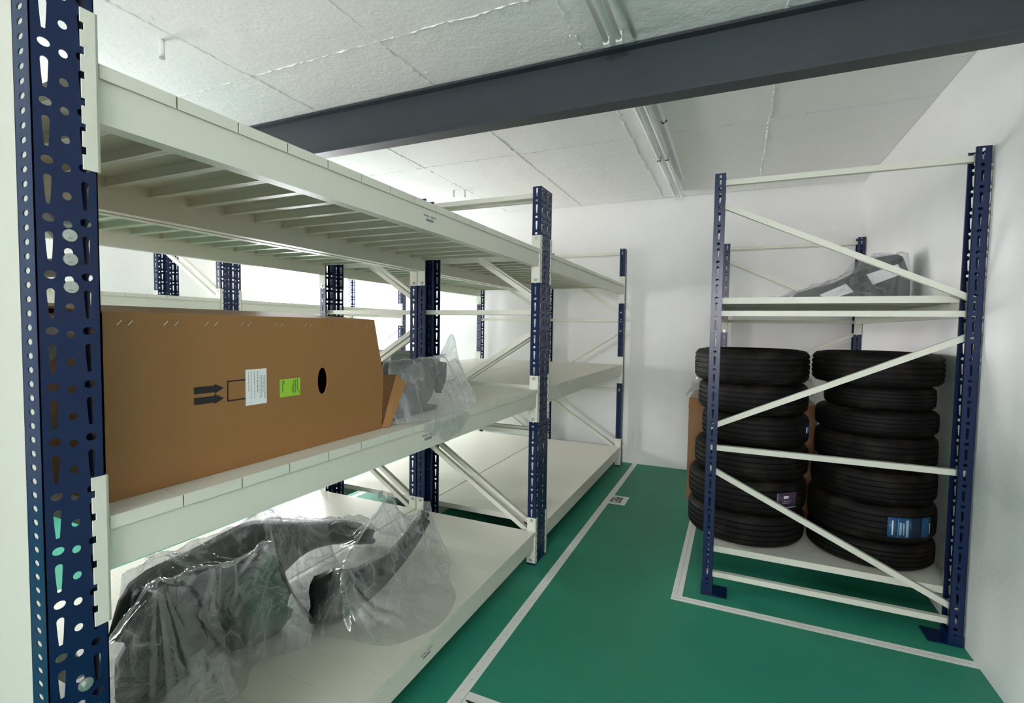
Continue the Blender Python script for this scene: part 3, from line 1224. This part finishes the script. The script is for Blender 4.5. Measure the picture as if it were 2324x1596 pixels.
drape('plastic_bag', 'crumpled milky polythene sheet over the left bumpers on the bottom shelf', -1.99, -1.20, 0.58, 1.95, DK,
      [(-1.72, 0.985, 0.635, 0.03), (-1.645, 1.345, 0.640, 0.03), (-1.90, 1.10, 0.645, 0.04), (-1.90, 1.54, 0.66, 0.04), (-1.60, 0.68, 0.60, 0.03)],
      [(-1.985, 0.60), (-1.62, 0.585), (-1.50, 0.70), (-1.56, 0.92), (-1.52, 1.14), (-1.60, 1.26), (-1.50, 1.47), (-1.66, 1.60), (-1.75, 1.9), (-1.985, 1.9)],
      3, M['film'], obst=[(-1.72, 0.985, .63, -1.645, 1.345, .60), (-1.64, 1.35, 0.6, -1.50, 1.46, 0.25), (-1.90, 1.0, .62, -1.90, 1.6, .65), (-1.90, 1.6, .60, -1.90, 1.9, .49), (-1.72, .98, .62, -1.60, .66, .5)],
      group='polythene bags on the bottom shelf', nx=150)
drape('plastic_bag', 'clear polythene bag with tall pointed folds over the right bumper, bottom shelf', -1.99, -1.10, 1.46, 2.62, DK,
      [(-1.60, 2.05, 0.625, 0.02), (-1.50, 2.24, 0.545, 0.02), (-1.48, 1.57, 0.475, 0.03), (-1.90, 2.0, 0.47, 0.04), (-1.89, 1.7, 0.56, 0.04)],
      [(-1.985, 1.50), (-1.75, 1.52), (-1.58, 1.48), (-1.42, 1.52), (-1.24, 1.55), (-1.15, 1.66), (-1.113, 1.80), (-1.17, 2.0), (-1.28, 2.12), (-1.40, 2.32), (-1.55, 2.45), (-1.80, 2.58), (-1.985, 2.55)],
      11, M['film'], obst=[(-1.60, 2.05, .61, -1.48, 1.60, .47), (-1.50, 2.24, .53, -1.47, 2.0, .40), (-1.47, 2.0, .40, -1.47, 1.57, .45), (-1.90, 1.56, .62, -1.89, 2.2, .40)],
      group='polythene bags on the bottom shelf', nx=150)
lab = MB().box(-0.0005, 0.0005, -0.02, 0.02, -0.018, 0.018)
tag(lab.build('paper_tag', M['paper']), 'tiny white paper tag on the folded polythene, back of bottom shelf', 'label').location = (-1.70, 2.10, 0.60)


# ------------------------------------------------------------------ bagged lamp unit on the middle shelf
def bagged_unit():
    z0 = 1.1185
    root = thing('car_part', 'dark grey moulded car part in a clear bag, right of the brown box', 'car part', (-1.30, 1.75, z0))
    rows = []
    path = smooth_path([(-0.30, -0.20), (-0.02, -0.16), (0.055, -0.05), (0.065, 0.08), (0.03, 0.20), (-0.05, 0.315)], 20)
    for i, p in enumerate(path):
        u = i / 19
        zt = 0.225 + 0.02 * math.sin(u * 3.0) - 0.02 * max(0, u - .8) * 5
        zl = 0.02 + 0.115 * max(0, (u - 0.55) / 0.45)
        rows.append([(p[0] - 0.10, p[1], zl), (p[0], p[1], zl + 0.005), (p[0] + 0.012, p[1], zl + 0.06 * (zt / 0.22)),
                     (p[0] - 0.006, p[1], zl + (zt - zl) * 0.48), (p[0] - 0.02, p[1], zl + (zt - zl) * 0.55),
                     (p[0] - 0.012, p[1], zt - 0.02), (p[0] - 0.03, p[1], zt - 0.005), (p[0] - 0.13, p[1], zt - 0.045)])
    loft(rows, 'moulded_shell', M['plastic_grey'], root)
    # glossy black end piece
    MB().prism([(0.17, 0.235), (0.34, 0.205), (0.335, 0.13), (0.29, 0.06), (0.265, 0.10), (0.25, 0.17), (0.19, 0.19)], 0, -0.02, 0.012).build('black_end_piece', M['plastic_dark'], root)
    MB().prism([(-0.19, 0.002), (0.18, 0.002), (0.19, 0.022), (-0.19, 0.026)], 0, -0.06, 0.055).build('shadow_strip', M['plastic_dark'], root)  # black strip standing in for the shadow under the part
    for y in (0.20, 0.30):
        MB().tube((0.012, y, 0.20), (0.018, y, 0.20), 0.006, 8).build('screw', M['zinc'], root)


bagged_unit()
DM = 1.1185
drape('plastic_bag', 'clear plastic bag with a raised corner around the grey car part, middle shelf', -1.75, -1.105, 1.505, 2.34, DM,
      [(-1.27, 2.10, DM + 0.335, 0.012), (-1.26, 1.95, DM + 0.235, 0.05), (-1.24, 1.72, DM + 0.235, 0.05), (-1.45, 1.65, DM + 0.17, 0.05), (-1.30, 2.20, DM + 0.21, 0.02)],
      [(-1.74, 1.52), (-1.30, 1.51), (-1.17, 1.56), (-1.11, 1.72), (-1.108, 1.93), (-1.15, 2.10), (-1.19, 2.22), (-1.30, 2.30), (-1.5, 2.24), (-1.74, 2.1)],
      21, M['film_clear'], nx=90, wr=0.007, obst=[(-1.26, 1.6, DM + .235, -1.26, 2.06, DM + .235), (-1.26, 2.06, DM + .235, -1.27, 2.10, DM + .33)])
# skirt of the same kind of film hanging over the beam edge
sk = []
for i in range(64):
    u = i / 63
    y = 1.62 + 0.33 * u
    ln_ = 0.015 + 0.105 * math.sin(math.pi * u) ** 0.7 * (0.55 + 0.45 * u) + 0.008 * math.sin(u * 17) + 0.004 * math.sin(u * 41)
    row = [(-1.113, y, DM + 0.008), (-1.1045, y, DM + 0.006)]
    for k_ in range(1, 6):
        row.append((-1.1015 + 0.0035 * math.sin(u * 30 + k_ * 0.8) * k_ / 5, y + 0.025 * u * k_ / 5, DM - ln_ * k_ / 5))
    sk.append(row)
nr_, nc_ = len(sk), len(sk[0])
o = MB().add([p for r in sk for p in r], [(i * nc_ + j, i * nc_ + j + 1, (i + 1) * nc_ + j + 1, (i + 1) * nc_ + j) for i in range(nr_ - 1) for j in range(nc_ - 1)]).build('plastic_film_tail', M['film_clear'], None, True)
tag(o, 'loose tail of clear film hanging over the middle shelf edge', 'plastic film')


# ------------------------------------------------------------------ second row goods
def sage_tray():
    root = thing('plastic_tray', 'grey green plastic tray on the rear rack, right of the brown box', 'tray', (-2.58, 3.26, DM))
    MB().prism([(-0.20, 0.20), (0.20, 0.175), (0.20, 0.145), (-0.20, 0.165)], 0, -0.2, 0.2).build('rim', M['sage'], root)
    MB().prism([(-0.18, 0.165), (0.165, 0.145), (0.15, 0.0), (-0.16, 0.0)], 0, -0.18, 0.18).build('tray_body', M['sage'], root)
    MB().box(0.18, 0.19, 0.10, 0.15, 0.06, 0.14).build('handle', M['sage'], root)


sage_tray()


# ------------------------------------------------------------------ tyres
def tyre_mesh(r, wd):
    hw = wd / 2
    rb = r * 0.62
    prof = [(rb, -hw * 0.72), (rb + 0.006, -hw * 0.80), (r * 0.70, -hw * 0.93), (r * 0.80, -hw), (r * 0.802, -hw - 0.0018), (r * 0.812, -hw - 0.0018), (r * 0.815, -hw),
            (r * 0.88, -hw * 0.97), (r * 0.925, -hw * 0.92), (r * 0.93, -hw * 0.935), (r * 0.94, -hw * 0.90), (r * 0.968, -hw * 0.80), (r * 0.985, -hw * 0.70)]
    tread = []
    gw, gd = 0.0045, 0.008
    for c in (-0.50, -0.17, 0.17, 0.50):
        z = c * hw
        rr = r * (1 - 0.012 * abs(c))
        tread += [(rr, z - gw), (rr - gd, z - gw * 0.6), (rr - gd, z + gw * 0.6), (rr, z + gw)]
    full = prof + [(r * 0.992, -hw * 0.62)] + tread + [(r * 0.992, hw * 0.62)] + [(a, -b) for (a, b) in reversed(prof)]
    full += [(rb - 0.003, hw * 0.5), (rb - 0.003, -hw * 0.5)]       # closed bead and inside
    inner = [(rb + 0.01, hw * 0.62), (r * 0.9, hw * 0.8), (r * 0.93, 0), (r * 0.9, -hw * 0.8), (rb + 0.01, -hw * 0.62)]
    full = full[:-2] + [(rb - 0.002, hw * 0.66)] + inner + [(rb - 0.002, -hw * 0.66)]
    n = 72
    v, f = [], []
    m_ = len(full)
    for i in range(n):
        a = 2 * math.pi * i / n
        for (rr, z) in full:
            v.append((rr * math.cos(a), rr * math.sin(a), z))
    for i in range(n):
        for j in range(m_):
            f.append((i * m_ + j, ((i + 1) % n) * m_ + j, ((i + 1) % n) * m_ + (j + 1) % m_, i * m_ + (j + 1) % m_))
    me = MB().add(v, f).mesh('car_tyre', True)
    bm_ = bmesh.new()
    bm_.from_mesh(me)
    for e in bm_.edges:
        if len(e.link_faces) == 2 and e.calc_face_angle(0) > 0.6:
            e.smooth = False
    bm_.to_mesh(me)
    bm_.free()
    return me


def tyre(cx, cy, z0, z1, r, label, group, tilt=(0, 0)):
    me = tyre_mesh(r, z1 - z0 - 0.0055)
    o = link('tyre', me, M['tyre'], None, (cx, cy, (z0 + z1) / 2), (tilt[0], tilt[1], random.uniform(0, 6)))
    return tag(o, label, 'tyre', group)


def tyre_sticker(t, name, r, a0, a1, z0, z1, m, bands):
    """paper band around the tread; angles in the room frame"""
    rz = t.rotation_euler.z

    def arc(b0, b1, za, zb, rr, n=10):
        rows = []
        for i in range(n + 1):
            a = b0 + (b1 - b0) * i / n - rz
            rows.append([(rr * math.cos(a), rr * math.sin(a), za), (rr * math.cos(a), rr * math.sin(a), zb)])
        return rows
    s_ = loft(arc(a0, a1, z0, z1, r + 0.0015), name, m, t, -0.0006, True)
    for (u0, u1, v0, v1, mm) in bands:
        rows = arc(a0 + (a1 - a0) * u0, a0 + (a1 - a0) * u1, z0 + (z1 - z0) * v0, z0 + (z1 - z0) * v1, r + 0.0026, 4)
        loft(rows, 'printed_band', mm, s_, -0.0004, True)


order = ['bottom', 'second from bottom', 'third from bottom', 'fourth from bottom', 'second from top', 'top']
LZ = [0.2415, 0.435, 0.635, 0.825, 1.010, 1.190, 1.392]
LC = [(0.085, 0.336), (0.087, 0.338), (0.105, 0.325), (0.123, 0.303), (0.105, 0.313), (0.090, 0.327)]
for i in range(6):
    t = tyre(LC[i][0], 3.47, LZ[i], LZ[i + 1], LC[i][1], 'black car tyre, %s of the left stack on the right rack' % order[i], 'tyres in the left stack')
    if i == 1:
        tyre_sticker(t, 'tyre_sticker', LC[i][1], math.radians(-62), math.radians(-38), -0.045, 0.045, M['violet_label'],
                     [(0.0, 1.0, 0.0, 0.06, M['pale_blue']), (0.02, 0.05, .1, .95, M['grey_ink']), (0.30, 0.55, 0.62, 0.78, M['paper']), (0.25, 0.6, 0.3, 0.36, M['grey_ink']), (.3, .7, .42, .47, M['grey_ink'])])
    if i == 3:
        tyre_sticker(t, 'tyre_sticker', LC[i][1], math.radians(-30), math.radians(-15), -0.035, 0.05, M['navy_label'],
                     [(0.2, 0.8, 0.3, 0.7, M['pale_blue'])])
RZ = [0.2415, 0.390, 0.590, 0.765, 0.950, 1.085, 1.215, 1.395]
RC = [(0.738, 0.306), (0.738, 0.306), (0.742, 0.298), (0.745, 0.290), (0.743, 0.290), (0.755, 0.262), (0.735, 0.310)]
order = ['bottom', 'blue-labelled second from bottom', 'third from bottom', 'middle', 'third from top', 'second from top', 'top']
for i in range(7):
    t = tyre(RC[i][0], 3.45, RZ[i], RZ[i + 1], RC[i][1], 'black car tyre, %s of the right stack beside the wall' % order[i], 'tyres in the right stack')
    if i == 1:
        tyre_sticker(t, 'tyre_sticker', RC[i][1], math.radians(-86), math.radians(-42), -0.055, 0.050, M['blue_label'],
                     [(0.02, 0.19, 0.04, 0.96, M['blue_label']), (0.08, 0.11, 0.12, 0.85, M['paper']), (0.195, 0.205, 0.05, 0.95, M['pale_blue']),
                      (0.23, 0.275, 0.14, 0.78, M['pale_blue']), (0.30, 0.33, 0.14, 0.75, M['pale_blue']), (0.36, 0.42, 0.05, 0.90, M['pale_blue']),
                      (0.43, 0.72, 0.0, 1.0, M['navy_label']), (0.95, 0.99, 0.15, 0.7, M['sage'])])


# ------------------------------------------------------------------ goods behind the tyres
def carton_small():
    root = thing('cardboard_box', 'brown cardboard box standing behind the left tyre stack', 'box', (0.12, 4.15, 0.2415))
    MB().box(-0.415, 0.40, -0.30, 0.35, 0.0, 0.76).build('box_body', M['card'], root)
    MB().add([(-0.415, -0.30, 0.7605), (0.40, -0.30, 0.7605), (0.40, -0.34, 0.70), (-0.415, -0.33, 0.69),
              (-0.415, -0.30, 0.7645), (0.40, -0.30, 0.7645), (0.40, -0.34, 0.704), (-0.415, -0.33, 0.694)],
             [(3, 2, 1, 0), (4, 5, 6, 7), (0, 1, 5, 4), (1, 2, 6, 5), (2, 3, 7, 6), (3, 0, 4, 7)]).build('flap', M['card'], root)


carton_small()
drape('plastic_bag', 'crumpled clear plastic bag on the brown box behind the tyres', -0.33, 0.56, 3.84, 4.5, 1.0065,
      [(-0.22, 3.95, 1.18, 0.03), (0.0, 4.05, 1.17, 0.05), (0.25, 4.0, 1.19, 0.05), (0.47, 3.98, 1.18, 0.04), (-0.1, 4.3, 1.15, .06), (0.3, 4.3, 1.16, .06)],
      [(-0.31, 3.86), (0.53, 3.86), (0.53, 4.48), (-0.30, 4.48)], 31, M['film'], nx=80, wr=0.022)


def grille_part():
    zz = 1.6905
    root = thing('car_part', 'dark car grille part with silver panels on top of the tyre rack', 'car part', (0.60, 3.86, zz))
    out = [(-0.30, 0.0), (-0.22, 0.075), (-0.02, 0.135), (0.10, 0.20), (0.15, 0.265), (0.20, 0.29), (0.31, 0.305), (0.34, 0.29), (0.385, 0.16), (0.385, 0.0)]
    out = [(x - 0.0, z + 0.002) for (x, z) in out]
    MB().prism(out, 1, 0.0, 0.22).build('grille_frame', M['plastic_grey'], root)
    MB().prism([(-0.10, 0.058), (0.045, 0.128), (0.09, 0.075), (-0.05, 0.022)], 1, -0.006, 0.0).build('silver_panel', M['silver'], root)
    MB().prism([(0.155, 0.185), (0.315, 0.245), (0.345, 0.185), (0.19, 0.118)], 1, -0.006, 0.0).build('silver_panel', M['silver'], root)
    MB().prism([(-0.25, 0.058), (-0.03, 0.128), (0.10, 0.198), (0.34, 0.285), (0.34, 0.262), (0.11, 0.178), (-0.02, 0.112), (-0.24, 0.043)], 1, -0.012, 0.0).build('grille_rail', M['plastic_dark'], root)
    MB().prism([(0.055, 0.14), (0.145, 0.18), (0.185, 0.085), (0.12, 0.04)], 1, -0.010, 0.0).build('grille_post', M['plastic_dark'], root)
    MB().prism([(-0.24, 0.004), (0.37, 0.004), (0.37, 0.03), (0.12, 0.035)], 1, -0.010, 0.0).build('lower_rail', M['plastic_dark'], root)


grille_part()
drape('plastic_bag', 'clear plastic bag over the car grille part on top of the tyre rack', 0.15, 1.03, 3.72, 4.20, 1.6905,
      [(0.93, 3.86, 2.005, 0.04), (0.80, 3.95, 2.0, 0.06), (0.93, 4.05, 2.0, .05), (0.60, 3.90, 1.85, 0.05), (0.40, 3.9, 1.775, 0.04), (0.22, 3.85, 1.735, 0.03)],
      [(0.17, 3.80), (0.5, 3.75), (0.95, 3.74), (1.01, 3.9), (1.01, 4.15), (0.5, 4.15), (0.2, 4.05)], 41, M['film_thin'], nx=110, wr=0.008,
      obst=[(0.93, 3.86, 2.0, 0.75, 3.88, 1.99), (0.75, 3.88, 1.99, 0.60, 3.88, 1.85), (0.6, 3.88, 1.85, 0.35, 3.88, 1.765)])
